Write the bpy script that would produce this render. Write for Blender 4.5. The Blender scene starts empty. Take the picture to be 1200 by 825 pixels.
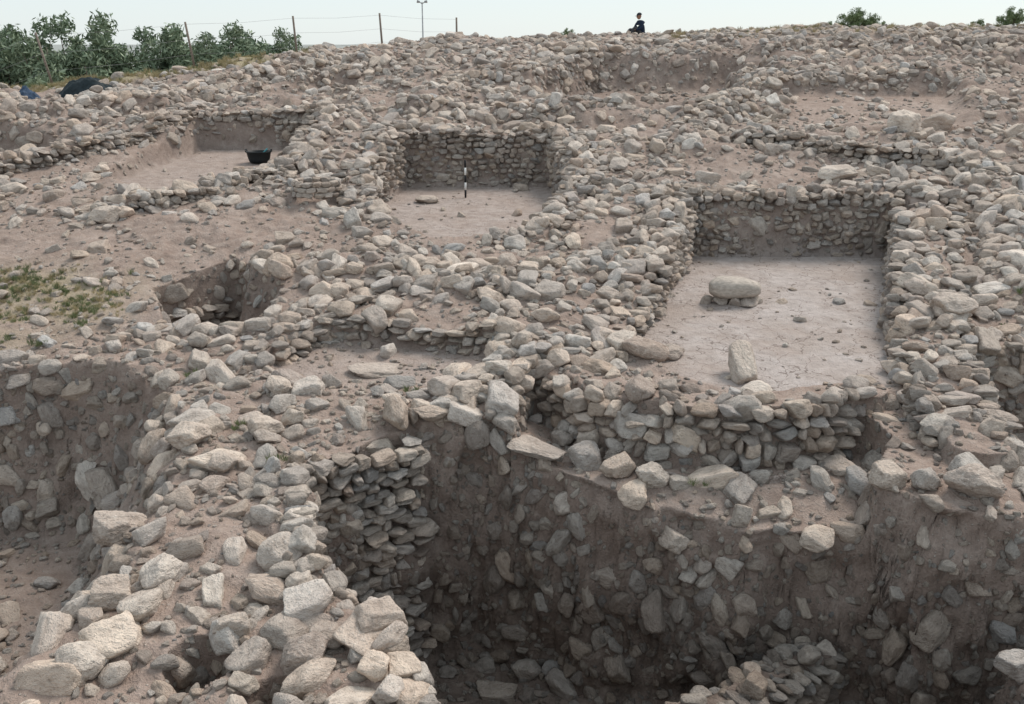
import bpy, bmesh, math, random
import numpy as np
from mathutils import Vector, Matrix, Euler, noise as mnoise
random.seed(7); rng=np.random.default_rng(7)
scene=bpy.context.scene
R=math.radians
# ------------------------------------------------------------------ noise
T2=rng.random((256,256)); T3=rng.random((64,64,64))
def vn2(x,y):
    ix=np.floor(x).astype(int); iy=np.floor(y).astype(int); fx=x-ix; fy=y-iy
    fx=fx*fx*(3-2*fx); fy=fy*fy*(3-2*fy)
    a=T2[ix&255,iy&255]; b=T2[(ix+1)&255,iy&255]; c=T2[ix&255,(iy+1)&255]; d=T2[(ix+1)&255,(iy+1)&255]
    return (a*(1-fx)+b*fx)*(1-fy)+(c*(1-fx)+d*fx)*fy
def fbm2(x,y,o=4):
    s=0;a=.5
    for i in range(o):
        s=s+a*(vn2(x+i*17.3,y+i*31.7)*2-1); x=x*2.03;y=y*2.03;a*=.5
    return s
def vn3(x,y,z):
    ix=np.floor(x).astype(int); iy=np.floor(y).astype(int); iz=np.floor(z).astype(int)
    fx=x-ix; fy=y-iy; fz=z-iz
    fx=fx*fx*(3-2*fx); fy=fy*fy*(3-2*fy); fz=fz*fz*(3-2*fz)
    r=0
    for dx in (0,1):
        for dy in (0,1):
            for dz in (0,1):
                w=(fx if dx else 1-fx)*(fy if dy else 1-fy)*(fz if dz else 1-fz)
                r=r+w*T3[(ix+dx)&63,(iy+dy)&63,(iz+dz)&63]
    return r
def fbm3(x,y,z,o=3):
    s=0;a=.5
    for i in range(o):
        s=s+a*(vn3(x+i*7.3,y+i*3.7,z+i*9.1)*2-1); x=x*2.1;y=y*2.1;z=z*2.1;a*=.5
    return s
def ss(t):
    t=np.clip(t,0,1); return t*t*(3-2*t)
def seg_dist(x,y,a,b):
    ax,ay=a;bx,by=b;dx=bx-ax;dy=by-ay
    t=np.clip(((x-ax)*dx+(y-ay)*dy)/(dx*dx+dy*dy+1e-9),0,1)
    return np.hypot(x-ax-t*dx,y-ay-t*dy)
def line_dist(x,y,p):
    d=None
    for a,b in zip(p[:-1],p[1:]):
        q=seg_dist(x,y,a,b); d=q if d is None else np.minimum(d,q)
    return d
def sd_poly(x,y,p):
    d=line_dist(x,y,list(p)+[p[0]])
    ins=np.zeros(x.shape,bool); n=len(p)
    for i in range(n):
        x1,y1=p[i];x2,y2=p[(i+1)%n]
        c=((y1>y)!=(y2>y))&(x<(x2-x1)*(y-y1)/((y2-y1) if abs(y2-y1)>1e-9 else 1e-9)+x1)
        ins^=c
    return np.where(ins,d,-d)
# ------------------------------------------------------------------ grid
def lines(parts):
    out=[]
    for a,b,s in parts: out+=list(np.arange(a,b-1e-6,s))
    return out
xs=np.array([-3500,-1500,-700,-300,-150,-90,-60,-45,-35,-29]+lines([(-24,-8,.09),(-8,8.6,.04),(8.6,25,.09)])+[25,29,35,45,60,90,150,300,700,1500,3500],float)
ys=np.array([-2000,-700,-200,-80,-30,-10,-3,0,2,3.5,4.5]+lines([(5,7.4,.12),(7.4,14.4,.026),(14.4,24,.05),(24,47,.09),(47,60,.5)])+[60,65,72,85,110,150,250,500,1000,2000,4000],float)
X,Y=np.meshgrid(xs,ys,indexing='ij')
def base(x,y):
    cy=np.interp(x,[-25,-17,-12.7,-8,-3,30],[33,37,40,43,45,46])
    yy=np.minimum(y,cy)
    z=np.interp(yy,[-60,0,8,16.5,20.5,23,26,30,36,45,47],[0,.55,.9,2.0,2.7,3.17,3.8,4.56,5.55,7.2,7.4])
    far=ss((y-30)/14)
    z=z-far*.035*np.maximum(0,-x-3)+far*.03*np.clip(x-2,0,12)
    d=np.maximum(0,y-cy); z=z-.26*np.maximum(0,d-.8)
    z=z-.22*np.maximum(0,-19-x)-.2*np.maximum(0,x-26)
    return np.maximum(z,-.4)
near=((X>-26)&(X<27)&(Y>-5)&(Y<60)).astype(float)
H=base(X,Y)
H+=near*(.16*fbm2(X*.45,Y*.45,3)+.10*fbm2(X*1.7+9,Y*1.7,3)+.035*fbm2(X*7,Y*7,2))
H+=near*ss((Y-24)/6)*ss((46-Y)/4)*(.40*fbm2(X*.25+3,Y*.8+5,2)+.32*fbm2(X*.8+13,Y*.9,3))
H0=H.copy()
JIT=.12*fbm2(X*1.3+40,Y*1.3,3)+.05*fbm2(X*5,Y*5+20,2)
FL=np.zeros_like(H); GR=np.zeros_like(H); DK=np.zeros_like(H)  # DK: darker cut soil, plus pit shade painted into the colour
fine=.02*fbm2(X*3,Y*3,3)+.008*fbm2(X*13,Y*13,2)
def carve(p,zf,band,jit=.5,floor=None,dark=0):
    global H
    w=ss((sd_poly(X,Y,p)+jit*JIT)/band)
    z=zf(X,Y) if callable(zf) else zf
    H=H*(1-w)+(z+fine)*w
    if floor is not None:
        FL[:]=np.maximum(FL,floor*w)
    if dark: DK[:]=np.maximum(DK,dark*w)
def raise_line(p,hw,h=None,ztop=None,band=.12,jit=.3):
    global H
    d=line_dist(X,Y,p)+jit*JIT
    w=ss((hw-d)/band+.5)
    t=(H0+h) if ztop is None else ztop+.5*JIT
    H=H*(1-w)+np.maximum(H,t)*w
# left deep excavation area
xE=np.interp(Y,[5,8,9.5,12,14,16],[-5.6,-5.2,-4.4,-4.4,-5.0,-5.8])
wl=ss((15.5+2.5*JIT+.05*(X+7)-Y)/.8)*ss((xE-X+2*JIT)/2.0)*ss((X+19)/3)*ss((Y-3)/2)
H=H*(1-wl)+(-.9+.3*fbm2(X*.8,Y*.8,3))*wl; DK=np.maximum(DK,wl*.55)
# rooms
quern_room=[(4.3,23.6),(9.5,23.5),(7.2,17.5),(6.2,14.7),(3.7,14.45),(2.6,15.3),(2.0,16.8)]
carve(quern_room,lambda x,y:1.72+(y-14.5)*.037,.14,.25,floor=1.0)
room1=[(-3.1,28.8),(1.15,28.8),(1.5,26),(1.0,23.6),(0.2,21.9),(-1.8,21.4),(-3.2,23.2),(-3.7,25.2)]
carve(room1,lambda x,y:2.72+(y-21.3)*.04,.16,.25,floor=.6)
room2=[(-9.8,31.3),(-6.1,31.5),(-6.2,28),(-7.2,25.2),(-8.8,24.0),(-10.7,25.8)]
carve(room2,lambda x,y:3.42+(y-24)*.055,.25,.3,floor=.35)
pitH=[(-7.1,19.0),(-5.9,20.5),(-4.5,18.8),(-4.8,17.0),(-6.3,17.2)]
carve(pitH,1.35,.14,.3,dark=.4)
lowF=[(-4.3,16.2),(-3.6,17.3),(-2,17.1),(-.3,16.7),(0.0,15.8),(-1.1,14.9),(-2.4,15.0),(-4,15.3)]
carve(lowF,lambda x,y:1.55+(y-15)*.1,.3,.5,floor=.4)
hollow=[(0.6,33.2),(0.2,36),(2.2,41.2),(9.2,41.5),(10.5,37),(6.5,32.8)]
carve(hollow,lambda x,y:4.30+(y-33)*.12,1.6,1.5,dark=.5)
carve([(8.2,29.5),(9,36),(16,36),(14.0,30)],lambda x,y:4.45+(y-30)*.14,.8,1)
carve([(-16,27),(-15.5,30),(-12.4,29.2),(-12.9,26.6)],lambda x,y:3.75+(y-27)*.08,.35,.5)
carve([(-12.6,34),(-12,38),(-7,40),(-5.2,37),(-6,34.2)],lambda x,y:4.95+(y-34)*.15,.6,1.2)
carve([(12.4,20),(12.4,24.5),(17,25.5),(17,20)],lambda x,y:2.4+(y-20)*.12,.5,.8)
rightpit=[(7.55,15.9),(13,16.6),(13,12.8),(6.95,12.9)]
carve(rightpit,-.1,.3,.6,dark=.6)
niche=[(0.25,15.3),(0.7,15.0),(1.1,14.1),(1.95,13.55),(3.05,13.4),(4.35,13.5),(5.3,13.9),(5.5,13.2),(4.9,12.3),(4.9,11.0),(0.2,11.0),(0.0,13.6)]
raise_line([(1.25,15.2),(1.6,14.4),(2.4,13.95),(3.2,13.8),(4.2,13.9),(5.5,14.4)],.42,ztop=1.88)
carve(niche,lambda x,y:.98+.3*ss((.8-x)/.8)-.4*ss((13.1-y)/1.1),.13,.25)
rim=[(0.95,13.7),(1.35,13.4),(1.9,13.18),(2.5,13.04),(3.1,12.98),(3.7,12.98),(4.3,13.05),(4.75,13.2),(5.1,13.35)]
dr=line_dist(X,Y,rim)+.6*np.abs(JIT); wr=ss((.09-dr)/.06)*ss(.75+1.6*fbm2(X*1.9+7,Y*1.9,2)); H=H+.07*wr
W_quern_left=[(4.0,24.2),(2.9,20.5),(1.85,17.4),(1.0,15.9)]
W_quern_back=[(4.3,24.0),(9.8,23.95)]
W_quern_right=[(10.1,24.0),(8.6,20.0),(7.35,16.6),(6.75,14.4),(6.5,12.7)]
W_r1_back=[(-3.4,29.15),(1.5,29.15)]
W_r1_left=[(-3.4,29.1),(-4.05,25.6),(-3.6,23.0)]
W_r1_right=[(1.5,29.0),(1.95,26),(1.45,23.5),(.5,21.6)]
W_r2_back=[(-10.1,31.75),(-5.9,31.9)]
W_r2_left=[(-14.2,25.2),(-11.3,28),(-10.1,31.7)]
W_r2_front=[(-9.6,22.8),(-7.4,24.5),(-5.6,26.6)]
W_r2_right=[(-5.8,31.8),(-5.7,28),(-5.3,26)]
W_far1=[(8,36.0),(10.5,36.6),(14.5,36.6)]
W_far2=[(5.2,30.0),(7,32.6),(9.0,35.6)]
W_far3=[(6.6,28.6),(9,27.6),(12.2,26.2)]
W_far4=[(-16,30),(-12,34.6),(-7.5,40.4)]
W_far5=[(-12.5,32.6),(-9,36.2),(-5,39)]
W_far6=[(-2.5,35.5),(.3,36.6),(3.2,41)]
W_far7=[(10,41),(15,42.3),(21,42)]
W_far8=[(-3,31.5),(0,31),(3.5,32.2)]
W_rim=[(-3.15,12.5),(-2.85,10.9),(-2.1,9.4),(-1.4,8.7),(-.95,7.8)]
W_mid=[(-1.7,13.8),(-.75,14.4),(-.1,15.2),(.5,16.2)]
W_pit=[(-6.9,16.9),(-5.5,16.55),(-4.4,16.7),(-3.7,18.0),(-2.8,18.3)]
W_cross=[(-5.0,19.6),(-3.1,19.9),(-1,18.6),(.9,19.2),(2.2,20.0)]
W_right2=[(9.8,18.5),(11.2,21.5),(12.3,25.5)]
W_trench=[(4.3,11.7),(3.2,10.9),(2.1,10.2)]
far_heaps=[W_far1,W_far2,W_far4,W_far5,W_far6,W_far7,W_far8,W_right2,W_cross]
walls=[(W_quern_left,.38,.10),(W_quern_back,.3,.15),(W_quern_right,.5,.22),(W_r1_back,.28,.12),(W_r1_left,.26,.12),(W_r1_right,.3,.12),
(W_r2_back,.28,.12),(W_r2_left,.26,.25),(W_r2_front,.26,.14),(W_r2_right,.3,.12),(W_far3,.3,.25),(W_rim,.2,.08),(W_mid,.25,.15),(W_pit,.2,-.02)]
for p in far_heaps: raise_line(p,.55,.26 if p is not W_cross else .15,band=.7,jit=2.2)
for p,hw,h in walls: raise_line(p,hw,h)
# deep trench
trench=[(-1.5,13.6),(-.6,13.85),(.1,13.7),(1.25,12.85),(2.45,12.4),(3.2,12.1),(4.4,12.15),(4.95,11.8),(5.4,11.3),(6.5,11.1),(10,11.3),(11,6.6),(-.3,6.4),(-.75,8),(-1.25,8.9),(-1.9,9.55),(-2.6,10.8),(-2.9,12.3)]
sdT=sd_poly(X,Y,trench)
w=ss((sdT+1.1*JIT)/.6)
ztr=-2.2+.3*fbm2(X,Y,3)
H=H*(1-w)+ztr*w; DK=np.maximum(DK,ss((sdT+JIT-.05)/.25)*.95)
raise_line(W_trench,.28,ztop=-.95,band=.25)
w=ss((1.0-np.hypot(X-6.55,Y-9.7))/.6+.3); H=H*(1-w)+np.maximum(H,-.1+.3*JIT)*w
w=ss((.33-np.hypot((X+3.15)*1.0,(Y-8.55)*.8)+.3*JIT)/.12); H=H-.75*w
w=ss((.3-np.hypot((X+2.35)*1.0,(Y-8.0)*.8)+.3*JIT)/.12); H=H-.5*w
gcrest=ss((Y-36.2-.45*(X+17))/1.0)*ss((-7-X)/3)
gpatch=ss(1.2-np.hypot((X+9.7)/2.9,(Y-18.2)/2.3))
GR=gcrest+gpatch*.9+ss((Y-43)/2)*.5*ss((X-5)/3)
GR=np.clip(GR,0,1)*near*np.clip(.7+1.3*fbm2(X*1.1,Y*1.1),0,1)
def hs(x,y):
    x=np.atleast_1d(np.asarray(x,float)); y=np.atleast_1d(np.asarray(y,float))
    i=np.clip(np.searchsorted(xs,x)-1,0,len(xs)-2); j=np.clip(np.searchsorted(ys,y)-1,0,len(ys)-2)
    fx=(x-xs[i])/(xs[i+1]-xs[i]); fy=(y-ys[j])/(ys[j+1]-ys[j])
    return (H[i,j]*(1-fx)+H[i+1,j]*fx)*(1-fy)+(H[i,j+1]*(1-fx)+H[i+1,j+1]*fx)*fy
def h1(x,y): return float(hs(x,y)[0])
gx=np.gradient(H,xs,axis=0); gy=np.gradient(H,ys,axis=1)
nl=np.sqrt(gx*gx+gy*gy+1); NX,NY,NZ=-gx/nl,-gy/nl,1/nl
steep=ss((1-NZ)/.5)*near
deep=ss((sdT+.2)/.3)+wl*.6; deep=np.clip(deep,.2,1)
dsp=steep*deep*(.32*fbm3(X*1.6,Y*1.6,H*1.6,3)+.18*fbm3(X*6,Y*6,H*6,2))-.06*steep
PX,PY,PZ=X+NX*dsp,Y+NY*dsp,H+NZ*dsp
nx,ny=X.shape
co=np.stack([PX,PY,PZ],-1).reshape(-1,3)
idx=np.arange(nx*ny).reshape(nx,ny)
q=np.stack([idx[:-1,:-1],idx[1:,:-1],idx[1:,1:],idx[:-1,1:]],-1).reshape(-1,4)
def mesh_np(name,co,q,k=4):
    me=bpy.data.meshes.new(name)
    me.vertices.add(len(co)); me.vertices.foreach_set('co',co.astype(np.float32).ravel())
    me.loops.add(q.size); me.loops.foreach_set('vertex_index',q.astype(np.int32).ravel())
    me.polygons.add(len(q)); me.polygons.foreach_set('loop_start',np.arange(0,q.size,k,dtype=np.int32))
    me.polygons.foreach_set('use_smooth',np.ones(len(q),bool))
    me.update(calc_edges=True); me.validate(); return me
def link(o): scene.collection.objects.link(o); return o
# ------------------------------------------------------------------ materials
class MB:
    def __init__(s,name):
        s.m=bpy.data.materials.new(name); s.m.use_nodes=True; s.t=s.m.node_tree
        s.b=s.t.nodes['Principled BSDF']; s.b.inputs['Roughness'].default_value=.95
        s.b.inputs['Specular IOR Level'].default_value=.15
    def n(s,ty,**k):
        n=s.t.nodes.new(ty)
        for a,v in k.items():
            if a in n.inputs: n.inputs[a].default_value=v
            else: setattr(n,a,v)
        return n
    def l(s,a,b): s.t.links.new(a,b)
    def noise(s,scale,detail=5,rough=.6,vec=None):
        n=s.n('ShaderNodeTexNoise'); n.inputs['Scale'].default_value=scale; n.inputs['Detail'].default_value=detail; n.inputs['Roughness'].default_value=rough
        if vec is not None: s.l(vec,n.inputs['Vector'])
        return n.outputs['Fac']
    def ramp(s,fac,stops):
        n=s.n('ShaderNodeValToRGB'); e=n.color_ramp.elements
        e[0].position=stops[0][0]; e[0].color=(*stops[0][1],1); e[1].position=stops[-1][0]; e[1].color=(*stops[-1][1],1)
        for p,c in stops[1:-1]:
            x=e.new(p); x.color=(*c,1)
        s.l(fac,n.inputs['Fac']); return n.outputs['Color']
    def mix(s,fac,a,b,mode='MIX'):
        n=s.n('ShaderNodeMix',data_type='RGBA',blend_type=mode)
        for v,i in ((fac,0),(a,6),(b,7)):
            if hasattr(v,'is_linked'): s.l(v,n.inputs[i])
            elif isinstance(v,tuple): n.inputs[i].default_value=(*v,1)
            else: n.inputs[i].default_value=v
        return n.outputs[2]
    def math(s,op,a,b=0.):
        n=s.n('ShaderNodeMath',operation=op)
        for v,i in ((a,0),(b,1)):
            if hasattr(v,'is_linked'): s.l(v,n.inputs[i])
            else: n.inputs[i].default_value=v
        return n.outputs[0]
    def bump(s,h,st=.5,dist=.03):
        n=s.n('ShaderNodeBump'); n.inputs['Strength'].default_value=st; n.inputs['Distance'].default_value=dist
        s.l(h,n.inputs['Height']); s.l(n.outputs[0],s.b.inputs['Normal'])
    def col(s,c):
        if isinstance(c,tuple): s.b.inputs['Base Color'].default_value=(*c,1)
        else: s.l(c,s.b.inputs['Base Color'])
def simple(name,c,rough=.8,ns=20,amt=.35,metal=0):
    m=MB(name); g=m.n('ShaderNodeTexCoord').outputs['Object']
    f=m.noise(ns,3,.6,g); m.col(m.ramp(f,[(.3,tuple(v*(1-amt) for v in c)),(.7,tuple(min(1,v*(1+amt)) for v in c))]))
    m.b.inputs['Roughness'].default_value=rough; m.b.inputs['Metallic'].default_value=metal; m.bump(f,.2,.01); return m.m
# soil
m=MB('excavated_soil'); g=m.n('ShaderNodeNewGeometry'); pos=g.outputs['Position']
big=m.noise(.55,4,.6,pos); med=m.noise(4,5,.65,pos); fin=m.noise(28,3,.7,pos)
c=m.ramp(big,[(.3,(.30,.225,.185)),(.5,(.38,.295,.25)),(.7,(.47,.385,.335))])
c=m.mix(.55,c,m.ramp(med,[(.3,(.22,.163,.134)),(.52,(.38,.30,.256)),(.72,(.52,.445,.39))]))
vo=m.n('ShaderNodeTexVoronoi'); vo.inputs['Scale'].default_value=16; m.l(pos,vo.inputs['Vector'])
spk=m.ramp(vo.outputs['Distance'],[(.16,(1,1,1)),(.26,(0,0,0))])
sx=m.n('ShaderNodeSeparateColor'); m.l(vo.outputs['Color'],sx.inputs[0])
spm=m.math('MULTIPLY',spk,m.math('GREATER_THAN',sx.outputs[0],.5))
c=m.mix(m.math('MULTIPLY',spm,.65),c,(.59,.52,.46))
c=m.mix(m.math('MULTIPLY',m.ramp(fin,[(.35,(1,1,1)),(.6,(0,0,0))]),.35),c,(.20,.152,.125))
at=m.n('ShaderNodeAttribute',attribute_name='zones'); sep=m.n('ShaderNodeSeparateColor'); m.l(at.outputs['Color'],sep.inputs[0])
ck=m.n('ShaderNodeTexVoronoi',feature='DISTANCE_TO_EDGE'); ck.inputs['Scale'].default_value=1.3
wv=m.n('ShaderNodeVectorMath',operation='ADD'); nn=m.n('ShaderNodeTexNoise'); nn.inputs['Scale'].default_value=2.5; m.l(pos,nn.inputs['Vector']); m.l(pos,wv.inputs[0]); m.l(nn.outputs['Color'],wv.inputs[1]); m.l(wv.outputs[0],ck.inputs['Vector'])
crk=m.math('LESS_THAN',ck.outputs['Distance'],.013)
pl=m.ramp(med,[(.3,(.39,.345,.32)),(.5,(.475,.425,.40)),(.7,(.55,.50,.475))])
pl=m.mix(m.math('MULTIPLY',m.ramp(big,[(.42,(0,0,0)),(.6,(1,1,1))]),.6),pl,(.36,.295,.255))
pl=m.mix(m.math('MULTIPLY',crk,.7),pl,(.14,.11,.095))
c=m.mix(m.math('MULTIPLY',sep.outputs[0],.9),c,pl)
c=m.mix(m.math('MULTIPLY',sep.outputs[1],.8),c,m.ramp(fin,[(.3,(.28,.25,.15)),(.6,(.48,.42,.27))]))
c=m.mix(m.math('MULTIPLY',sep.outputs[2],.85),c,m.ramp(med,[(.3,(.075,.058,.048)),(.55,(.14,.11,.092)),(.75,(.24,.20,.172))]))  # darker cut soil, with the shade of pits painted in
c=m.mix(m.math('MULTIPLY',m.math('SUBTRACT',1.0,at.outputs['Alpha']),.8),c,(.30,.34,.33))  # distance haze painted into the far ground colour
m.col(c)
hgt=m.math('ADD',m.math('ADD',fin,m.math('MULTIPLY',med,2.0)),m.math('MULTIPLY',spm,.6)); m.bump(hgt,.85,.04)
M_soil=m.m
# stones
def stone_mat(name,inst=True):
    m=MB(name); tc=m.n('ShaderNodeTexCoord').outputs['Object']; g=m.n('ShaderNodeNewGeometry')
    oi=m.n('ShaderNodeObjectInfo')
    off=m.n('ShaderNodeVectorMath',operation='ADD'); m.l(tc,off.inputs[0])
    cb=m.n('ShaderNodeCombineXYZ'); m.l(m.math('MULTIPLY',oi.outputs['Random'],57.),cb.inputs[0]); m.l(m.math('MULTIPLY',oi.outputs['Random'],31.),cb.inputs[1]); m.l(cb.outputs[0],off.inputs[1])
    v=off.outputs[0]
    pal=m.ramp(oi.outputs['Random'],[(0,(.42,.355,.31)),(.12,(.60,.53,.46)),(.26,(.49,.43,.38)),(.4,(.67,.60,.525)),(.55,(.55,.46,.385)),(.7,(.71,.65,.58)),(.84,(.62,.53,.45)),(.93,(.46,.435,.41)),(1,(.66,.61,.555))])
    n1=m.noise(1.6,4,.65,v); n2=m.noise(7,3,.7,v)
    c=m.mix(.85,pal,m.ramp(n1,[(.25,(.47,.44,.42)),(.5,(.97,.95,.94)),(.75,(1.2,1.18,1.15))]),'MULTIPLY')
    c=m.mix(m.math('MULTIPLY',m.ramp(n2,[(.56,(0,0,0)),(.68,(1,1,1))]),.5),c,(.72,.67,.60))
    c=m.mix(m.math('MULTIPLY',m.ramp(n2,[(.3,(1,1,1)),(.42,(0,0,0))]),.6),c,(.18,.145,.12))
    n3=m.noise(.9,2,.6,g.outputs['Position'])
    c=m.mix(m.math('MULTIPLY',m.ramp(n3,[(.45,(0,0,0)),(.65,(1,1,1))]),.35),c,(.39,.31,.265))
    if inst:
        a=m.n('ShaderNodeAttribute',attribute_name='tint',attribute_type='INSTANCER')
        c=m.mix(1.0,c,a.outputs['Color'],'MULTIPLY')
    m.col(c); m.bump(m.math('ADD',n1,m.math('MULTIPLY',n2,.7)),.85,.08); return m.m
M_stone=stone_mat('limestone_field_stones'); M_boulder=stone_mat('limestone_boulder',False)
# ------------------------------------------------------------------ ground object
me=mesh_np('excavated_ground',co,q)
ca=me.color_attributes.new('zones','FLOAT_COLOR','POINT')
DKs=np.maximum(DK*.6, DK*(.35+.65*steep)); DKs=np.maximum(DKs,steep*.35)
dz=np.clip((.8-PZ)/1.8,0,1)*ss((sdT)/.2)  # painted shade, deepening towards the trench floor
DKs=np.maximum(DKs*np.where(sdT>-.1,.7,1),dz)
FLn=FL*np.clip(.95+.6*fbm2(X*.9,Y*.9,4),0,1); FLn=np.maximum(FLn,wr*.7)
alpha=1-ss((Y-60)/90)  # falls with distance as the painted haze thickens
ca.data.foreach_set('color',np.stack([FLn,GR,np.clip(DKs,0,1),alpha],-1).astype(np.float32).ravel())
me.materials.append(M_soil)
ground=link(bpy.data.objects.new('excavated_ground',me))
# ------------------------------------------------------------------ stone variants
def stone_mesh(name,seed,boxy,sub=4,rough=.045,P=None):
    r=random.Random(seed); bm=bmesh.new(); bmesh.ops.create_icosphere(bm,subdivisions=sub,radius=1)
    pl=[]
    if boxy:
        for ax in range(3):
            for sg in (1,-1):
                n=Vector((0,0,0)); n[ax]=sg; n+=Vector([r.uniform(-.28,.28) for _ in range(3)]); pl.append((n.normalized(),r.uniform(.6,.8)))
        k=8
    else: k=13
    for i in range(k):
        n=Vector([r.gauss(0,1) for _ in range(3)]).normalized(); pl.append((n,r.uniform(.64,.95)))
    o=Vector((seed*3.1,seed*1.7,0)); P=P or r.choice((14.,20.,28.,36.))
    for v in bm.verts:
        d=v.co.normalized()
        s=sum(max(0,d.dot(n)/h)**P for n,h in pl)+.85**P
        rad=s**(-1/P)
        rad*=1+rough*(mnoise.noise(d*1.8+o)*1.8+mnoise.noise(d*5+o)*1.1+.7*mnoise.noise(d*12+o))
        v.co=d*rad
    mx=[max(abs(v.co[i]) for v in bm.verts) for i in range(3)]
    for v in bm.verts: v.co=Vector([v.co[i]/mx[i] for i in range(3)])
    for f in bm.faces: f.smooth=True
    me=bpy.data.meshes.new(name); bm.to_mesh(me); bm.free(); return me
col_src=bpy.data.collections.new('stone_shapes')
NB,NI=10,16
for i in range(NB+NI):
    me=stone_mesh('stone_shape',i+1,i<NB); me.materials.append(M_stone)
    o=bpy.data.objects.new('stone_shape_%02d'%i,me); col_src.objects.link(o)
def make_group(name,coll):
    ng=bpy.data.node_groups.new(name,'GeometryNodeTree')
    ng.interface.new_socket('Geometry',in_out='INPUT',socket_type='NodeSocketGeometry'); ng.interface.new_socket('Geometry',in_out='OUTPUT',socket_type='NodeSocketGeometry')
    N=ng.nodes.new; gi=N('NodeGroupInput'); go=N('NodeGroupOutput'); ci=N('GeometryNodeCollectionInfo')
    ci.inputs['Collection'].default_value=coll; ci.inputs['Separate Children'].default_value=True; ci.inputs['Reset Children'].default_value=True
    ip=N('GeometryNodeInstanceOnPoints'); ip.inputs['Pick Instance'].default_value=True
    L=ng.links.new; L(gi.outputs[0],ip.inputs['Points']); L(ci.outputs[0],ip.inputs['Instance'])
    for nm,ty,tgt in (('rot','FLOAT_VECTOR','Rotation'),('scl','FLOAT_VECTOR','Scale'),('idx','INT','Instance Index')):
        a=N('GeometryNodeInputNamedAttribute'); a.data_type=ty; a.inputs['Name'].default_value=nm
        out=[s for s in a.outputs if s.enabled and s.name=='Attribute'][0]
        if nm=='rot':
            e=N('FunctionNodeEulerToRotation'); L(out,e.inputs[0]); out=e.outputs[0]
        L(out,ip.inputs[tgt])
    L(ip.outputs[0],go.inputs[0]); return ng
NG=make_group('stone_instances',col_src)
def scatter(name,items,group=NG):
    n=len(items)
    if not n: return None
    P=np.array([i[0] for i in items],float); c=P.mean(0)
    me=bpy.data.meshes.new(name); me.vertices.add(n); me.vertices.foreach_set('co',(P-c).astype(np.float32).ravel())
    a=me.attributes.new('rot','FLOAT_VECTOR','POINT'); a.data.foreach_set('vector',np.array([tuple(i[1]) for i in items],np.float32).ravel())
    a=me.attributes.new('scl','FLOAT_VECTOR','POINT'); a.data.foreach_set('vector',np.array([tuple(i[2]) for i in items],np.float32).ravel())
    a=me.attributes.new('idx','INT','POINT'); a.data.foreach_set('value',np.array([i[3] for i in items],np.int32))
    a=me.attributes.new('tint','FLOAT_COLOR','POINT'); a.data.foreach_set('color',np.array([(*i[4],1) for i in items],np.float32).ravel())
    o=link(bpy.data.objects.new(name,me)); o.location=c
    md=o.modifiers.new('instances','NODES'); md.node_group=group
    return o
U=random.uniform
def tint(b=1.0):
    k=b*U(.76,1.12); w=U(-.045,.045); return (k*(1+w),k,k*(1-w))
def resample(p,step=.05):
    out=[]
    for a,b in zip(p[:-1],p[1:]):
        L=math.dist(a,b); n=max(1,int(L/step))
        for i in range(n):
            t=i/n; out.append((a[0]+(b[0]-a[0])*t,a[1]+(b[1]-a[1])*t,(b[0]-a[0])/L,(b[1]-a[1])/L))
    return out
def face(items,p,side,off=0.0,reach=.3,hh=(.13,.2),ll=(.18,.42),bright=1.,maxh=9,inset=.3,minh=.0,reg=.45,drop=.0,tilt=.17):
    st=resample(p,.04); n=len(st)
    if n<3: return
    q=[(x+off*(-ty)*side,y+off*tx*side,-ty*side,tx*side,tx,ty) for x,y,tx,ty in st]
    zt=hs([a[0]-a[2]*inset for a in q],[a[1]-a[3]*inset for a in q]); zb=hs([a[0]+a[2]*reach for a in q],[a[1]+a[3]*reach for a in q])
    zt=np.minimum(zt,zb+maxh)
    zmin,zmax=zb.min(),zt.max(); z=zmin-.05; ph=U(0,6)
    while z<zmax+.05:
        h=U(*hh); s=-U(0,.3)
        while s<n*.04:
            L=U(*ll)
            if random.random()<.25: L*=.6
            i=int((s+L/2)/.04)
            if 0<=i<n and random.random()>=drop:
                a=q[i]; wob=.04*math.sin(i*.07+z*2+ph)
                zz=z+.06*math.sin(i*.045+ph)+.04*math.sin(i*.13+z*3)
                if zb[i]-.08<zz<zt[i]-.02 and zt[i]-zb[i]>minh:
                    ang=math.atan2(a[5],a[4]); hv=h*U(.7,1.25)
                    dep=U(.13,.22); pr=U(-.05,.07)+wob-(z-zb[i])*.04
                    items.append(((a[0]+a[2]*(pr-.05),a[1]+a[3]*(pr-.05),zz+h/2+U(-.03,.03)),(U(-tilt,tilt),U(-tilt,tilt)*1.2,ang+U(-.25,.25)),(L*.54,dep,hv*.54),random.randrange(NB) if random.random()<reg else NB+random.randrange(NI),tint(bright)))
            s+=L*.95+U(0,.02)
        z+=h*.93
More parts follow.
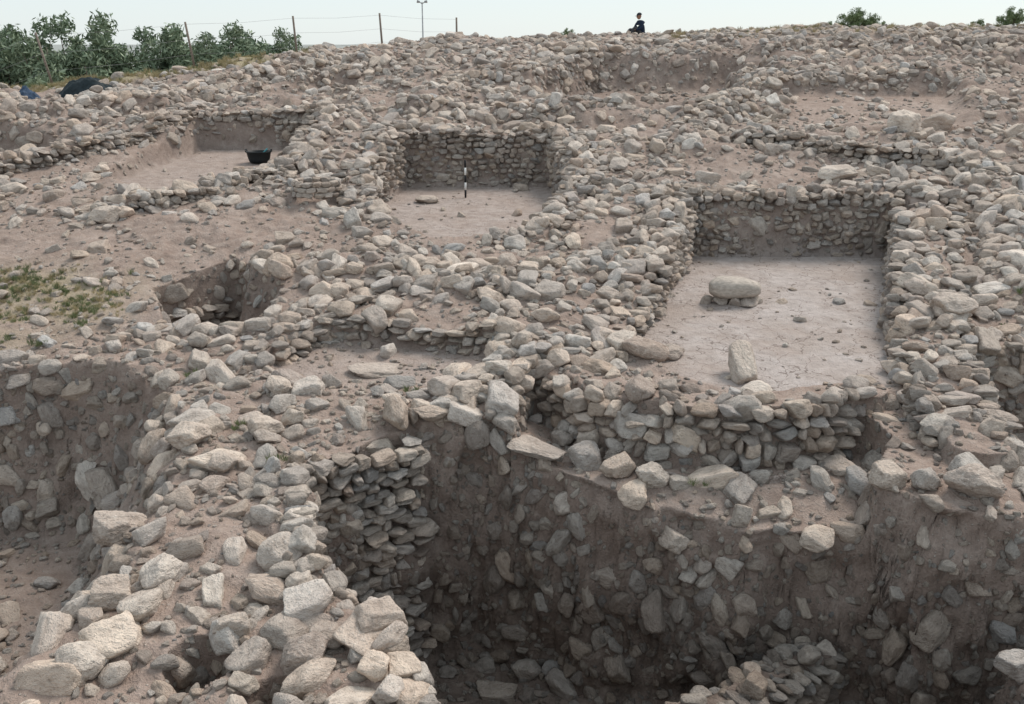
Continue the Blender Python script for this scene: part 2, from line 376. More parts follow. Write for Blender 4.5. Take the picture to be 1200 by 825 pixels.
def capstones(items,p,hw,size=(.13,.24),bright=1.1,fill=1.0):
    L=sum(math.dist(a,b) for a,b in zip(p[:-1],p[1:])); st=resample(p,.02); n=len(st)
    rows=max(2,int(round(hw*2/.27)))
    for r in range(rows):
        o=-hw+.08+(2*hw-.16)*r/(rows-1); s=U(0,.2)
        while s<L:
            l=U(*size)
            if random.random()<.3: l*=.55
            i=min(n-1,int(s/L*n)); x,y,tx,ty=st[i]
            oo=o+U(-.12,.12)
            if random.random()<fill:
                px,py=x-ty*oo,y+tx*oo; w=l*U(.6,1)
                hgt=min(l*.75,U(.08,.18))
                items.append(((px,py,h1(px,py)+hgt*U(.1,.6)),(U(-.35,.35),U(-.35,.35),math.atan2(ty,tx)+U(-1.2,1.2)),(l*1.05,w,hgt),random.randrange(NB+NI),tint(bright)))
            s+=l*1.65+U(0,.12)
wall_specs=[(W_quern_left,.45,.50),(W_quern_back,.35,.42),(W_quern_right,.6,.62),(W_r1_back,.32,.40),(W_r1_left,.33,.38),(W_r1_right,.4,.42),
(W_r2_back,.3,.40),(W_r2_left,.35,.37),(W_r2_front,.35,.37),(W_r2_right,.38,.42),(W_far3,.35,.38),(W_rim,.27,.26),(W_mid,.3,.32),(W_pit,.28,.3),(W_trench,.3,.3)]
for p,hw,fo in wall_specs:
    it=[]; tr=p is W_trench  # trench wall stones get shade painted into their tint
    big=any(p is k for k in (W_quern_left,W_quern_right,W_mid,W_rim,W_pit))
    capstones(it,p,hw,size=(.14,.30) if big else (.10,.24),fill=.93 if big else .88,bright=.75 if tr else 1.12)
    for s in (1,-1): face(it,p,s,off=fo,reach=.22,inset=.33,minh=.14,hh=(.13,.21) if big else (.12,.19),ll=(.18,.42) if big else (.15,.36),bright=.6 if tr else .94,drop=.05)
    scatter('stone_wall',it)
for p in far_heaps:
    it=[]; capstones(it,p,.6,size=(.08,.25),fill=.75)
    scatter('collapsed_stone_wall',it)
def retaining(p,side,**k):
    it=[]; face(it,p,side,**k); scatter('retaining_wall',it)
retaining([(0.45,15.4),(0.72,15.0),(1.12,14.1),(1.95,13.55),(3.05,13.4),(4.35,13.5),(5.45,13.95)],-1,off=.07,reach=.25,inset=.2,hh=(.14,.25),ll=(.18,.42),reg=.15,tilt=.28)
retaining([(-3.0,12.2),(-1.45,13.5)],-1,off=.30,reach=.75,inset=.35,hh=(.12,.17),ll=(.2,.42),bright=.92,reg=.7,tilt=.12)
retaining([(-7.1,19.0),(-5.9,20.5)],-1,off=.05,reach=.3,inset=.2,maxh=.35)
retaining([(7.0,13),(7.5,15.9),(12,16.5)],-1,off=.1,reach=.5,inset=.3,bright=.8,reg=.3)
retaining([(-4.1,16.2),(-3.4,17.3),(-2,17.15),(-.3,16.7)],-1,off=.1,reach=.3,inset=.2,hh=(.12,.18))
# ------------------------------------------------------------------ rubble scattered by surface area
cx=.25*(PX[:-1,:-1]+PX[1:,:-1]+PX[1:,1:]+PX[:-1,1:]); cyy=.25*(PY[:-1,:-1]+PY[1:,:-1]+PY[1:,1:]+PY[:-1,1:])
A=np.stack([PX,PY,PZ],-1)
d1=A[1:,1:]-A[:-1,:-1]; d2=A[:-1,1:]-A[1:,:-1]; cr=np.cross(d1,d2); area=.5*np.linalg.norm(cr,axis=-1)
nrm=cr/np.maximum(np.linalg.norm(cr,axis=-1,keepdims=True),1e-9)
dens=np.full(cx.shape,4.5)
ridge=[(-7.5,18.6),(-6.5,17),(-4.3,18.2),(-2.5,20.5),(1.5,20.5),(2,17),(.8,15),(-1.3,13.9),(-2.9,12.4),(-.8,7),(-6,6),(-6.3,12),(-7,15)]
dens+=6*ss(sd_poly(cx,cyy,ridge)/.5)
dens+=6*ss(sd_poly(cx,cyy,[(6.6,12),(7.3,15.5),(9.5,20),(10.8,24.5),(19,27),(14,11)])/.5)
dens+=5*ss(sd_poly(cx,cyy,[(-.9,32),(-4,30),(-6,26),(-5,21),(-3.8,22.5),(-4.2,26),(-3.5,29.5),(2,29.8),(6,29),(3.5,24.5),(1.2,21.5),(2.5,26),(1.8,32)])/.4)
dens+=3.0*ss((cyy-29)/3)
def low(p,v,b=.35):
    global dens
    w=ss((sd_poly(cx,cyy,p)+.1)/b); dens=dens*(1-w)+v*w
low([(-12,23),(-9,22.6),(-5.6,23.2),(-4.6,21.8),(-6.3,20.8),(-7.7,19.4),(-10.5,18.5),(-14,20)],.5,.6)
low([(-14,19.5),(-10,19),(-7.6,18.5),(-7.3,16),(-13,15.8)],.8,.6)
low([(-5.6,25.6),(-4.4,25.5),(-4.2,22.6),(-3,20.9),(-4.6,20.6),(-5.6,22.6)],2.0,.5)
low([(1.9,24.3),(3.4,24.2),(1.9,20.6),(.9,21)],.7,.3)
low([(-3.0,15.0),(-3.2,13.6),(-1.9,14.0),(-1.4,14.6)],2.5,.3)
low([(8.2,29.5),(9,36),(16,36),(14.0,30)],1.2,.8); low(hollow,2.0,1.0)
low([(4.6,24.6),(4.8,27.5),(9,26.5),(10,24.8)],3,.5)
low([(12.6,20.2),(12.6,24.3),(17,25.3),(17,20)],2,.5)
for p in far_heaps+[W_r1_right,W_r1_left,W_r2_right,W_r2_front,W_quern_left]:
    dens+=9*ss((1.15-line_dist(cx,cyy,p))/.6)
for p in (W_mid,): dens+=8*ss((.9-line_dist(cx,cyy,p))/.4)
low(quern_room,.12,.2); low(room1,.15,.2); low(room2,.1,.3); low(pitH,.6); low(lowF,.5)
low([(-26,33.5),(-17.3,36.5),(-12.7,40),(-8,43),(-8,60),(-26,60)],.25,.5)
low([(0.3,14.0),(1.2,13.7),(2.0,13.2),(3.1,13.1),(5.0,13.3),(4.7,12.3),(.5,12.8)],3.0,.15)
cellT=sd_poly(cx,cyy,trench)
dens=np.where(cellT>.05,12.0,dens); dens=np.where(cellT>.75,5.0,dens)
wlc=wl[:-1,:-1]; dens=np.where((wlc>.1)&(wlc<.95),11.0,dens); dens=np.where(wlc>=.95,2.5,dens)
vis=(cx>-19)&(cx<24)&(cyy>6)&(cyy<47.5)
clump=np.clip(1+1.9*fbm2(cx*.7+5,cyy*.7,3),.1,2.3)
def sample(weight):
    w=(weight*area*vis); tot=w.sum(); n=int(tot); p=np.cumsum(w.ravel())/tot
    k=np.searchsorted(p,rng.random(n)); i,j=np.unravel_index(k,w.shape)
    u=rng.random((n,1)); v=rng.random((n,1))
    P=(A[i,j]*(1-u)+A[i+1,j]*u)*(1-v)+(A[i,j+1]*(1-u)+A[i+1,j+1]*u)*v
    return P,nrm[i,j],i,j
def place(P,Nn,sz,minsep=.8,embed=(.0,.4),dark=None,flat=(.45,.8)):
    grid={}; items=[]; cs=.7
    order=np.argsort(-sz)
    for k in order:
        x,y,z=P[k]; s=float(sz[k]); key=(int(x//cs),int(y//cs),int(z//cs)); ok=True
        for a in (-1,0,1):
            for b in (-1,0,1):
                for c in (-1,0,1):
                    for (X2,Y2,Z2,S2) in grid.get((key[0]+a,key[1]+b,key[2]+c),()):
                        if (x-X2)**2+(y-Y2)**2+(z-Z2)**2<(minsep*(s+S2))**2: ok=False;break
                    if not ok: break
                if not ok: break
            if not ok: break
        if not ok: continue
        grid.setdefault(key,[]).append((x,y,z,s))
        n=Vector(Nn[k]); up=(n+Vector((U(-.4,.4),U(-.4,.4),U(-.2,.35)))).normalized()
        qd=up.to_track_quat('Z','Y')@Euler((0,0,U(0,6.28))).to_quaternion()
        fl=U(*flat); e=s*fl*U(*embed)
        if n.z<.6: e=-s*fl*U(-.1,.35)
        c=Vector((x,y,z))+n*e
        b=1.0
        if dark is not None: b=float(dark[k])
        items.append((tuple(c),qd.to_euler(),(s*U(.95,1.45),s*U(.65,1.0),s*fl),random.randrange(NB+NI),tint(b)))
    return items
dkc=.25*(DKs[:-1,:-1]+DKs[1:,:-1]+DKs[1:,1:]+DKs[:-1,1:])  # ground darkness per cell; carries painted pit shade into stone tints
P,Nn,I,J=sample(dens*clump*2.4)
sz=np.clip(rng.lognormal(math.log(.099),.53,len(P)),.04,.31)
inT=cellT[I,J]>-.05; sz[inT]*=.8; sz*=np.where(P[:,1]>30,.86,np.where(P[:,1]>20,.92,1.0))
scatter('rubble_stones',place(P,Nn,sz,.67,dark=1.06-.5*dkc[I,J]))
P,Nn,I,J=sample(np.minimum(20+dens*4,46)*np.clip(clump,.5,1.5)*np.where(cyy<18,1.1,np.where(cyy<28,.6,.25))*np.where(dens<.2,.12,1))
sz=np.clip(rng.lognormal(math.log(.034),.42,len(P)),.014,.075)
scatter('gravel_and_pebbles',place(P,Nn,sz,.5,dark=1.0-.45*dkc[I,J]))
# ------------------------------------------------------------------ individually named stones
def add_stone(name,x,y,scl,rot,seed,boxy=False,dz=.5,tn=None,P=None):
    me=stone_mesh(name,seed,boxy,5,.05,P); me.materials.append(tn or M_boulder)
    o=link(bpy.data.objects.new(name,me)); o.scale=scl; o.rotation_euler=rot; o.location=(x,y,h1(x,y)+scl[2]*dz); return o
for i,(x,y,s,r) in enumerate([(5.0,11.95,(.27,.22,.2),.3),(6.0,11.65,(.42,.32,.30),.1),(5.45,11.85,(.24,.2,.19),1.0),(1.1,13.45,(.28,.24,.24),.4),(1.55,13.15,(.28,.22,.2),.9),(2.0,12.95,(.29,.23,.2),.2),
    (-4.9,11.0,(.36,.24,.24),.7),(-5.0,10.1,(.28,.22,.2),.2),(-4.0,9.85,(.30,.22,.20),1.2),(-4.4,9.5,(.26,.2,.18),.5),(-4.6,12.9,(.33,.3,.24),.2),(-3.9,12.2,(.24,.2,.18),1.9),(-1.4,9.0,(.26,.2,.2),.5),(-4.3,8.45,(.28,.2,.2),.7),(-3.7,14.6,(.28,.2,.18),2.2),
    (3.2,12.3,(.17,.12,.2),.2),(11.2,28.7,(.5,.4,.42),.3),(12.8,30.0,(.6,.42,.4),.1),(-2.1,8.5,(.24,.18,.18),.1),(-2.95,9.0,(.24,.2,.2),1.1),(.8,14.3,(.2,.17,.15),.4),(-.72,14.2,(.27,.21,.17),.8),(-1.2,13.75,(.34,.22,.14),.4),(7.9,17.0,(.4,.3,.25),.1),(1.9,16.2,(.3,.22,.2),.6),(8.3,25.3,(.6,.35,.22),.1),(-9.3,22.4,(.4,.3,.22),.3),(-3.6,13.3,(.26,.2,.18),.9),(-.2,15.0,(.24,.2,.16),.3),(.2,15.9,(.26,.2,.18),1.3),
    (6.0,9.9,(.26,.2,.2),.3),(6.3,9.4,(.3,.22,.2),1.3)]):
    add_stone('boulder',x,y,s,(U(-.2,.2),U(-.2,.2),r),100+i,i%3==0,.55)
add_stone('flat_stone_slab',.4,13.6,(.45,.27,.08),(.1,.1,-.4),140,True,.6)
add_stone('flat_stone_slab',-2.3,15.9,(.5,.32,.06),(.03,.05,.3),141,True,.2)
add_stone('flat_stone',-2.3,26.3,(.34,.28,.13),(0,0,.2),142,False,.7)
qx,qy=4.55,19.5
qe=bpy.data.objects.new('grinding_stone',None); link(qe); qe.location=(qx,qy,h1(qx,qy))
M_quern=simple('smooth_limestone',(.42,.37,.32),.85,5,.25)
def qpart(n,loc,s,rot,seed,mat,boxy=False,ro=.03):
    me=stone_mesh(n,seed,boxy,5,ro); me.materials.append(mat); o=link(bpy.data.objects.new(n,me)); o.parent=qe; o.location=loc; o.scale=s; o.rotation_euler=rot
bmq=bmesh.new(); bmesh.ops.create_icosphere(bmq,subdivisions=5,radius=1)
for v in bmq.verts:
    d=v.co.normalized(); r_=(abs(d.x)**2.9+abs(d.y)**2.6+abs(d.z)**2.6)**(-1/2.7); v.co=d*r_*(1+.08*mnoise.noise(d*1.6+Vector((4,0,0)))+.02*mnoise.noise(d*8))
    v.co.z*=1-.16*v.co.x
for f in bmq.faces: f.smooth=True
mq=bpy.data.meshes.new('oval_top_stone'); bmq.to_mesh(mq); bmq.free(); mq.materials.append(M_quern)
oq=link(bpy.data.objects.new('oval_top_stone',mq)); oq.parent=qe; oq.location=(0,0,.32); oq.scale=(.52,.31,.21); oq.rotation_euler=(0,.04,.05)
for i,(a,b,s) in enumerate([(-.25,-.02,.2),(.24,-.12,.26),(.0,.14,.22),(.44,.02,.16),(-.58,.0,.15),(.0,-.12,.2)]): qpart('support_stone_%d'%i,(a,b,.05),(s,s*.8,.14),(0,.1,i),151+i,M_boulder)
add_stone('leaning_stone_slab',3.8,15.35,(.27,.19,.46),(R(-58),R(8),R(12)),160,True,.5,None,12.)
add_stone('boulder',2.75,16.3,(.3,.25,.16),(0,.1,.3),161,False,.5)
it=[]; bx,by=-4.75,24.0
for lay in range(3):
    for k in range(14):
        a=k/14*6.283+lay*.2; x,y=bx+.52*math.cos(a),by+.52*math.sin(a)
        it.append(((x,y,h1(bx,by)+.08+lay*.13),(U(-.1,.1),U(-.1,.1),a+1.57),(.14,.09,.075),random.randrange(NB),tint(1.05)))
scatter('round_stone_bin',it)
# ------------------------------------------------------------------ small helpers
def tube(bm,a,b,r0,r1,seg=10,mi=0):
    a=Vector(a);b=Vector(b);d=(b-a); qd=d.to_track_quat('Z','Y'); rings=[]
    for p,r in ((a,r0),(b,r1)):
        rings.append([bm.verts.new(p+qd@Vector((r*math.cos(k/seg*6.2832),r*math.sin(k/seg*6.2832),0))) for k in range(seg)])
    for k in range(seg):
        f=bm.faces.new((rings[0][k],rings[0][(k+1)%seg],rings[1][(k+1)%seg],rings[1][k])); f.material_index=mi; f.smooth=True
    for rg,rev in ((rings[0],True),(rings[1],False)):
        f=bm.faces.new(rg[::-1] if rev else rg); f.material_index=mi
def obj_bm(name,bm,mats,loc=(0,0,0),parent=None):
    me=bpy.data.meshes.new(name); bm.to_mesh(me); bm.free()
    for mm in mats: me.materials.append(mm)
    o=link(bpy.data.objects.new(name,me)); o.location=loc
    if parent: o.parent=parent
    return o
M_white=simple('white_paint',(.75,.75,.73),.5,30,.06); M_black=simple('black_paint',(.02,.02,.022),.5,30,.1)
M_rubber=simple('black_rubber',(.022,.026,.028),.55,20,.2); M_wood=simple('weathered_post',(.22,.18,.15),.85,15,.3)
M_steel=simple('galvanised_wire',(.3,.3,.3),.5,15,.1,.3)
bm=bmesh.new()
for k in range(5): tube(bm,(0,0,.0+k*.2),(0,0,.2+k*.2),.028,.028,12,(k+1)%2)
tube(bm,(0,0,-.08),(0,0,0),.004,.02,12,1)
px,py=-1.27,26.9; obj_bm('ranging_pole',bm,[M_white,M_black],(px,py,h1(px,py)+.02))
# rubber bucket
bm=bmesh.new(); seg=28; prof=[(.27,0),(.31,.10),(.35,.28),(.375,.285),(.375,.31),(.34,.31),(.29,.12),(.25,.03),(.0,.03)]
rings=[[bm.verts.new((r*math.cos(k/seg*6.2832),r*.85*math.sin(k/seg*6.2832),z)) for k in range(seg)] for r,z in prof[:-1]]
for a,b in zip(rings[:-1],rings[1:]):
    for k in range(seg): bm.faces.new((a[k],a[(k+1)%seg],b[(k+1)%seg],b[k])).smooth=True
bm.faces.new(rings[0][::-1]); bm.faces.new(rings[-1])
for sx_ in (-1,1):
    pts=[(sx_*.35,-.1,.29),(sx_*.37,-.06,.36),(sx_*.37,.06,.36),(sx_*.35,.1,.29)]
    for a,b in zip(pts[:-1],pts[1:]): tube(bm,a,b,.015,.015,8)
tube(bm,(-.1,.0,.05),(.24,.1,.38),.02,.02,8,1)
bx,by=-7.3,28.7; obj_bm('rubber_bucket',bm,[M_rubber,simple('turquoise_handle',(.05,.22,.25),.5)],(bx,by,h1(bx,by)+.03))
# ------------------------------------------------------------------ fence
bm=bmesh.new()
posts=[(-17.1,38.0,-.45,1.95),(-12.7,41.0,-.25,1.75),(-9.2,44.0,-.1,1.8),(-5.8,46.2,-.1,1.75),(-2.6,48.5,0,1.7)]
tops=[]
for x,y,l,h in posts:
    z=h1(x,y); tube(bm,(x,y,z-.3),(x+l,y,z+h),.05,.042,8); tops.append((x,y,z,l,h))
for f in (.3,.62,.95):
    pr=None
    seq=[(-21.5,36.5,h1(-21.5,36.5)-.2,0,1.7)]+tops
    for x,y,z,l,h in seq:
        p=Vector((x+l*f,y-.05,z+h*f))
        if pr is not None:
            mid=(p+pr)/2-Vector((0,0,.06)); tube(bm,pr,mid,.004,.004,5,1); tube(bm,mid,p,.004,.004,5,1)
        pr=p
obj_bm('wire_fence',bm,[M_wood,M_steel])
bm=bmesh.new(); x,y=-4.75,55.; z=h1(x,y); ht=9.05
tube(bm,(0,0,-.3),(0,0,ht-z),.05,.03,10); tube(bm,(0,0,ht-.1-z),(.16,0,ht+.02-z),.025,.02,8)
tube(bm,(0,0,ht-.1-z),(-.16,0,ht+.02-z),.025,.02,8); tube(bm,(.12,0,ht-z),(.27,0,ht+.03-z),.05,.08,8); tube(bm,(-.12,0,ht-z),(-.27,0,ht+.03-z),.05,.08,8)
obj_bm('lamp_post',bm,[simple('grey_steel',(.35,.36,.37),.5)],(x,y,z))
# ------------------------------------------------------------------ dark tarp and bags at the fence
def tarp(name,x,y,sx_,sy_,h,col,seed):
    n=46; bm=bmesh.new(); vs=[]
    for i in range(n):
        for j in range(n):
            u=i/(n-1)*2-1; v=j/(n-1)*2-1; r=math.hypot(u,v)
            uu,vv=u*sx_,v*sy_
            k=math.sqrt(max(0,1-r**2))
            z=h*k*max(.25,.65-.35*u+.6*mnoise.noise(Vector((u*2.0+seed,v*1.5,0))))+.07*abs(mnoise.noise(Vector((u*6+seed,v*6,2))))
            vs.append(bm.verts.new((uu*(1+.15*mnoise.noise(Vector((u*2,v*2,seed)))),vv,h1(x+uu,y+vv)+z-(.05 if r>.98 else 0))))
    for i in range(n-1):
        for j in range(n-1):
            u=(i+.5)/(n-1)*2-1; v=(j+.5)/(n-1)*2-1
            if math.hypot(u,v)<1.02+.12*mnoise.noise(Vector((u*3,v*3,seed+5))): bm.faces.new((vs[i*n+j],vs[(i+1)*n+j],vs[(i+1)*n+j+1],vs[i*n+j+1])).smooth=True
    for v in [v for v in bm.verts if not v.link_faces]: bm.verts.remove(v)
    return obj_bm(name,bm,[simple(name+'_cloth',col,.7,12,.3)],(x,y,0))
tarp('dark_tarpaulin',-15.2,36.0,1.1,.55,.5,(.02,.03,.035),3)
tarp('blue_bag',-16.9,35.6,.4,.3,.3,(.05,.08,.13),8)
# ------------------------------------------------------------------ vegetation
def leaf_mat(name,c1,c2):
    m=MB(name); g=m.n('ShaderNodeNewGeometry')
    f=m.noise(1.3,3,.6,g.outputs['Position']); rp=g.outputs['Random Per Island']
    c=m.ramp(rp,[(0,c1),(1,c2)]); c=m.mix(.5,c,m.ramp(f,[(.3,(.6,.6,.6)),(.7,(1.4,1.4,1.3))]),'MULTIPLY'); m.col(c); m.b.inputs['Roughness'].default_value=.6
    return m.m
M_leaf=leaf_mat('olive_foliage',(.13,.175,.11),(.28,.34,.24)); M_bark=simple('olive_bark',(.14,.11,.09),.95,6,.4)
M_bush=leaf_mat('shrub_foliage',(.11,.155,.075),(.22,.27,.14))
def tree_mesh(name,seed,hgt,wid,trunk=True,leaf=.13,nl=5200,mat=M_leaf):
    r=random.Random(seed); bm=bmesh.new(); cl=[]
    th=hgt*.2 if trunk else .05
    if trunk:
        p=Vector((0,0,-.3)); rad=.17
        for k in range(3):
            q2=p+Vector((r.uniform(-.12,.12),r.uniform(-.12,.12),(th+.3)/3)); tube(bm,p,q2,rad,rad*.85,9); p=q2; rad*=.85
    else: p=Vector((0,0,0)); rad=.04
    for k in range(11):
        a=k/11*6.283+r.uniform(-.3,.3); el=r.uniform(.2,1.4)
        d=Vector((math.cos(a)*math.cos(el)*wid,math.sin(a)*math.cos(el)*wid,math.sin(el)*(hgt-th)))*r.uniform(.75,1.)
        mid=p+d*.5+Vector((r.uniform(-.2,.2),r.uniform(-.2,.2),0))*wid*.3; e=p+d
        tube(bm,p,mid,rad*.6,rad*.35,6); tube(bm,mid,e,rad*.35,rad*.12,6)
        for t in (.45,.65,.85,1.): cl.append((p.lerp(e,t)+Vector([r.gauss(0,.16) for _ in range(3)])*wid*.6,r.uniform(.25,.42)*wid*.55))
    for k in range(36):
        a=r.uniform(0,6.283); rr=r.uniform(.2,1)**.6*wid; cl.append((Vector((rr*math.cos(a),rr*math.sin(a),th+r.uniform(.0,.9)*(hgt-th)*(1.1-.5*rr/wid))),r.uniform(.16,.34)*wid*.6))
    for k in range(nl):
        c,s=cl[r.randrange(len(cl))]; d=Vector([r.gauss(0,1) for _ in range(3)]); d.normalize(); pnt=c+d*s*r.random()**.4*r.uniform(.8,1.25)
        if pnt.z<.02: continue
        ax=Vector([r.gauss(0,1) for _ in range(3)]).normalized()+Vector((0,0,.4)); ax.normalize(); sd=ax.orthogonal().normalized(); sd.rotate(Matrix.Rotation(r.uniform(0,6.28),3,ax))
        L=leaf*r.uniform(.6,1.4); W=L*.3
        f=bm.faces.new([bm.verts.new(pnt-ax*L),bm.verts.new(pnt+sd*W),bm.verts.new(pnt+ax*L),bm.verts.new(pnt-sd*W)]); f.material_index=1
    me=bpy.data.meshes.new(name); bm.to_mesh(me); bm.free(); me.materials.append(M_bark); me.materials.append(mat); return me
tm=[tree_mesh('olive_tree',s,5.0,2.4,True,.11,18000) for s in (1,2,3)]
tp=[(-28.8,51),(-26.3,52),(-23.9,53),(-21.4,53),(-19.2,54),(-16.9,54.5),(-14.3,55),(-31,54),(-27.5,57),(-24.5,58),(-20.5,59),(-17.5,59),(-30,60),(-22.6,56),(-15.6,58),(-25.2,55),(-18.2,56.5),(-13.2,57),(-12.6,55.5)]
tops_=[7.3,7.7,7.5,7.9,7.6,7.6,7.6,7.5,7.9,7.9,7.7,7.8,7.7,7.7,7.8,7.7,7.8,7.5,7.4]
for i,(x,y) in enumerate(tp):
    o=link(bpy.data.objects.new('olive_tree',tm[i%3])); z=h1(x,y); top=tops_[i]
    s=(top-z)/5.0; o.location=(x,y,z); o.scale=(max(1.05,s),max(1.05,s),s); o.rotation_euler=(0,0,U(0,6))
sm=[tree_mesh('shrub',s,1.0,.75,False,.045,5500,M_bush) for s in (11,12)]
for i,(x,y,s) in enumerate([(15.3,46.4,.95),(16.2,46.7,.8),(14.2,46.6,.45),(22.4,46.4,.85),(20.9,46.4,.4),(2.5,46.4,.45),(-7.8,45.2,.4)]):
    o=link(bpy.data.objects.new('shrub',sm[i%2])); o.location=(x,y,h1(x,y)-.02); o.scale=(s,s,s); o.rotation_euler=(0,0,U(0,6))
col_g=bpy.data.collections.new('grass_tuft_shapes')
def leafblade(seed,mat):
    r=random.Random(seed); bm=bmesh.new()
    for k in range(34):
        a=r.uniform(0,6.28); rr=r.random()*.5; b=Vector((rr*math.cos(a),rr*math.sin(a),0)); tip=b+Vector((math.cos(a)*r.uniform(.1,.6),math.sin(a)*r.uniform(.1,.6),r.uniform(.5,1.2)))
        sd=Vector((-math.sin(a),math.cos(a),0))*.03; mid=(b+tip)/2+Vector((0,0,.12))
        v=[bm.verts.new(p) for p in (b-sd,b+sd,mid+sd*.8,tip,mid-sd*.8)]; bm.faces.new(v)
    me=bpy.data.meshes.new('tuft'); bm.to_mesh(me); bm.free(); me.materials.append(mat); return me
M_dry=leaf_mat('dry_grass_blades',(.38,.32,.19),(.52,.45,.29)); M_grn=leaf_mat('green_weed_blades',(.15,.19,.09),(.27,.30,.16))
for i in range(6):
    col_g.objects.link(bpy.data.objects.new('tuft_%02d'%i,leafblade(i,M_dry if i<4 else M_grn)))
NGg=make_group('grass_instances',col_g)
items=[]
grc=.25*(GR[:-1,:-1]+GR[1:,:-1]+GR[1:,1:]+GR[:-1,1:])
P,Nn,I,J=sample(np.clip(grc-.12,0,1)*np.where(cyy<25,160,40))
for k in range(len(P)):
    nr=P[k][1]<25
    s=U(.04,.11) if nr else U(.06,.2); items.append((tuple(P[k]),(0,0,U(0,6)),(s,s,s*U(.7,1.3)),random.choice((0,1,4,5,4,2,5)) if nr else random.choice((0,1,2,3,0,1,2,4)),(1,1,1)))
for x,y in [(-1.2,9.0),(-4.0,13.4),(-.3,15.6),(8.9,16.8),(-3.2,12.2),(10.2,16.9),(2.7,12.9),(-1.6,14.6),(-5.2,15.1),(9.6,17.9),(11,19),(-9,17.3),(-8.2,16.3),(-7.8,17.0)]:
    for k in range(5):
        s=U(.05,.11); xx,yy=x+U(-.12,.12),y+U(-.12,.12); items.append(((xx,yy,h1(xx,yy)+.05),(0,0,U(0,6)),(s,s,s),random.choice((4,5)),(1,1,1)))
scatter('dry_grass_and_weeds',items,NGg)
# ------------------------------------------------------------------ seated person on the crest
def skin(name,verts,edges,rad,mat,parent):
    me=bpy.data.meshes.new(name); me.from_pydata(verts,edges,[]); o=link(bpy.data.objects.new(name,me)); o.parent=parent
    md=o.modifiers.new('s','SKIN')
    for i,r_ in enumerate(rad):
        sv=me.skin_vertices[0].data[i]; sv.radius=(r_,r_) if not isinstance(r_,tuple) else r_; sv.use_root=(i==0)
    sb=o.modifiers.new('b','SUBSURF'); sb.levels=2; sb.render_levels=2; me.materials.append(mat); return o
pe=link(bpy.data.objects.new('seated_person',None)); x,y=5.85,46.7; pe.location=(x,y,h1(x,y)-.02); pe.rotation_euler=(0,0,R(205)); pe.scale=(1.15,1.15,1.15)
M_shirt=simple('navy_shirt',(.02,.03,.055),.85,20,.3); M_skin=simple('skin',(.36,.21,.15),.6,20,.08); M_cap=simple('dark_cap',(.03,.035,.045),.8,20,.2); M_trs=simple('grey_trousers',(.06,.06,.065),.85,20,.2)
skin('torso_and_arms',[(0,0,.14),(.0,0,.32),(.05,0,.52),(.08,0,.62),(.10,0,.70),(.07,.17,.60),(.16,.24,.38),(.36,.16,.32),(.07,-.17,.60),(.17,-.24,.38),(.37,-.14,.34)],
 [(0,1),(1,2),(2,3),(3,4),(3,5),(5,6),(6,7),(3,8),(8,9),(9,10)],[(.15,.2),(.14,.18),(.15,.2),(.11,.14),.06,.08,.06,.04,.08,.06,.04],M_shirt,pe)
skin('legs',[(0,0,.12),(0,.1,.12),(.42,.14,.42),(.62,.13,.04),(.8,.13,.03),(0,-.1,.12),(.44,-.13,.36),(.70,-.12,.04),(.88,-.12,.03)],[(0,1),(1,2),(2,3),(3,4),(0,5),(5,6),(6,7),(7,8)],[.12,.1,.065,.045,.035,.1,.065,.045,.035],M_trs,pe)
bm=bmesh.new(); bmesh.ops.create_uvsphere(bm,u_segments=24,v_segments=16,radius=1)
for v in bm.verts:
    v.co=Vector((v.co.x*.098,v.co.y*.078,v.co.z*.122))
    if v.co.z<-.03: v.co.x+=.01; v.co.y*=.85
for f in bm.faces: f.smooth=True
tube(bm,(.092,0,.015),(.118,0,-.02),.008,.016,8); tube(bm,(.09,-.02,-.055),(.09,.02,-.055),.008,.008,6)
for s in (-1,1): tube(bm,(-.005,s*.074,.0),(-.012,s*.09,.0),.026,.02,8); tube(bm,(.086,s*.032,.02),(.094,s*.032,.02),.012,.008,8,1)
h=obj_bm('head',bm,[M_skin,M_black],(.13,0,.84),pe); h.rotation_euler=(0,R(12),0)
bm=bmesh.new(); bmesh.ops.create_uvsphere(bm,u_segments=24,v_segments=12,radius=1)
bmesh.ops.delete(bm,geom=[v for v in bm.verts if v.co.z<-.05],context='VERTS')
for v in bm.verts: v.co=Vector((v.co.x*.112,v.co.y*.092,v.co.z*.095))
br=[bm.verts.new((.09+.11*math.cos(a),.085*math.sin(a),-.005-.01*math.cos(a))) for a in [k/10*math.pi-math.pi/2 for k in range(11)]]
bm.faces.new(br); bmesh.ops.solidify(bm,geom=bm.faces[:],thickness=.008)
c_=obj_bm('cap',bm,[M_cap],(.12,0,.88),pe); c_.rotation_euler=(0,R(10),0)
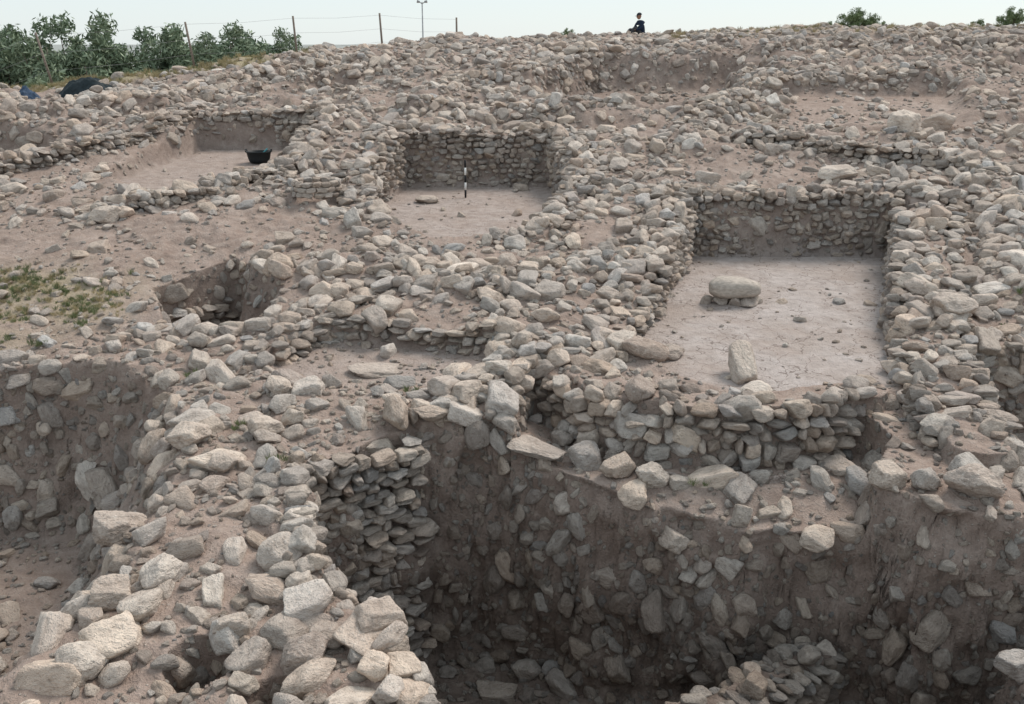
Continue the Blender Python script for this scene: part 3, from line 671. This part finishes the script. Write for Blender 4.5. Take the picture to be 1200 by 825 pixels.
for s,zz,xx in ((1,.32,.36),(-1,.34,.37)):
    he=link(bpy.data.objects.new('hand',None)); he.parent=pe; he.location=(xx,s*.15,zz)
    skin('palm',[(0,0,0),(.05,0,.01),(.09,0,.005)],[(0,1),(1,2)],[(.028,.02),(.036,.018),(.034,.014)],M_skin,he)
    for k,l in enumerate((.07,.08,.075,.06)):
        yo=(k-1.5)*.018; skin('finger_%d'%k,[(.085,yo,.005),(.085+l*.5,yo*1.1,0),(.085+l*.85,yo*1.1,-.03)],[(0,1),(1,2)],[.009,.008,.007],M_skin,he)
    skin('thumb',[(.03,-s*.03,0),(.06,-s*.05,-.005),(.09,-s*.052,-.02)],[(0,1),(1,2)],[.011,.01,.008],M_skin,he)
# ------------------------------------------------------------------ light, sky, camera
az=R(45); el=R(50)
w=bpy.data.worlds.new('World'); scene.world=w; w.use_nodes=True; nt=w.node_tree; bg=nt.nodes['Background']
sk=nt.nodes.new('ShaderNodeTexSky'); sk.sky_type='NISHITA'; sk.sun_disc=False; sk.sun_elevation=el; sk.sun_rotation=az; sk.dust_density=.6; sk.air_density=1.0; sk.altitude=500
mx=nt.nodes.new('ShaderNodeMix'); mx.data_type='RGBA'; mx.inputs[0].default_value=.8; mx.inputs[7].default_value=(5.2,5.75,6.0,1)
nt.links.new(sk.outputs[0],mx.inputs[6]); nt.links.new(mx.outputs[2],bg.inputs['Color']); bg.inputs['Strength'].default_value=.15
sd=bpy.data.lights.new('sun','SUN'); sd.energy=3.0; sd.angle=R(24); sd.color=(1,.91,.82)
so=link(bpy.data.objects.new('sun',sd)); dv=Vector((math.sin(az)*math.cos(el),math.cos(az)*math.cos(el),math.sin(el)))
so.rotation_euler=dv.to_track_quat('Z','Y').to_euler(); so.location=(20,20,30)
cam=bpy.data.cameras.new('camera'); cam.lens=34.5; cam.sensor_width=36; cam.clip_end=9000; cam.clip_start=.1
co_=link(bpy.data.objects.new('camera',cam)); co_.location=(0,0,7); co_.rotation_euler=(R(72.5),0,0); scene.camera=co_
scene.view_settings.view_transform='Standard'; scene.view_settings.look='None'; scene.view_settings.exposure=0
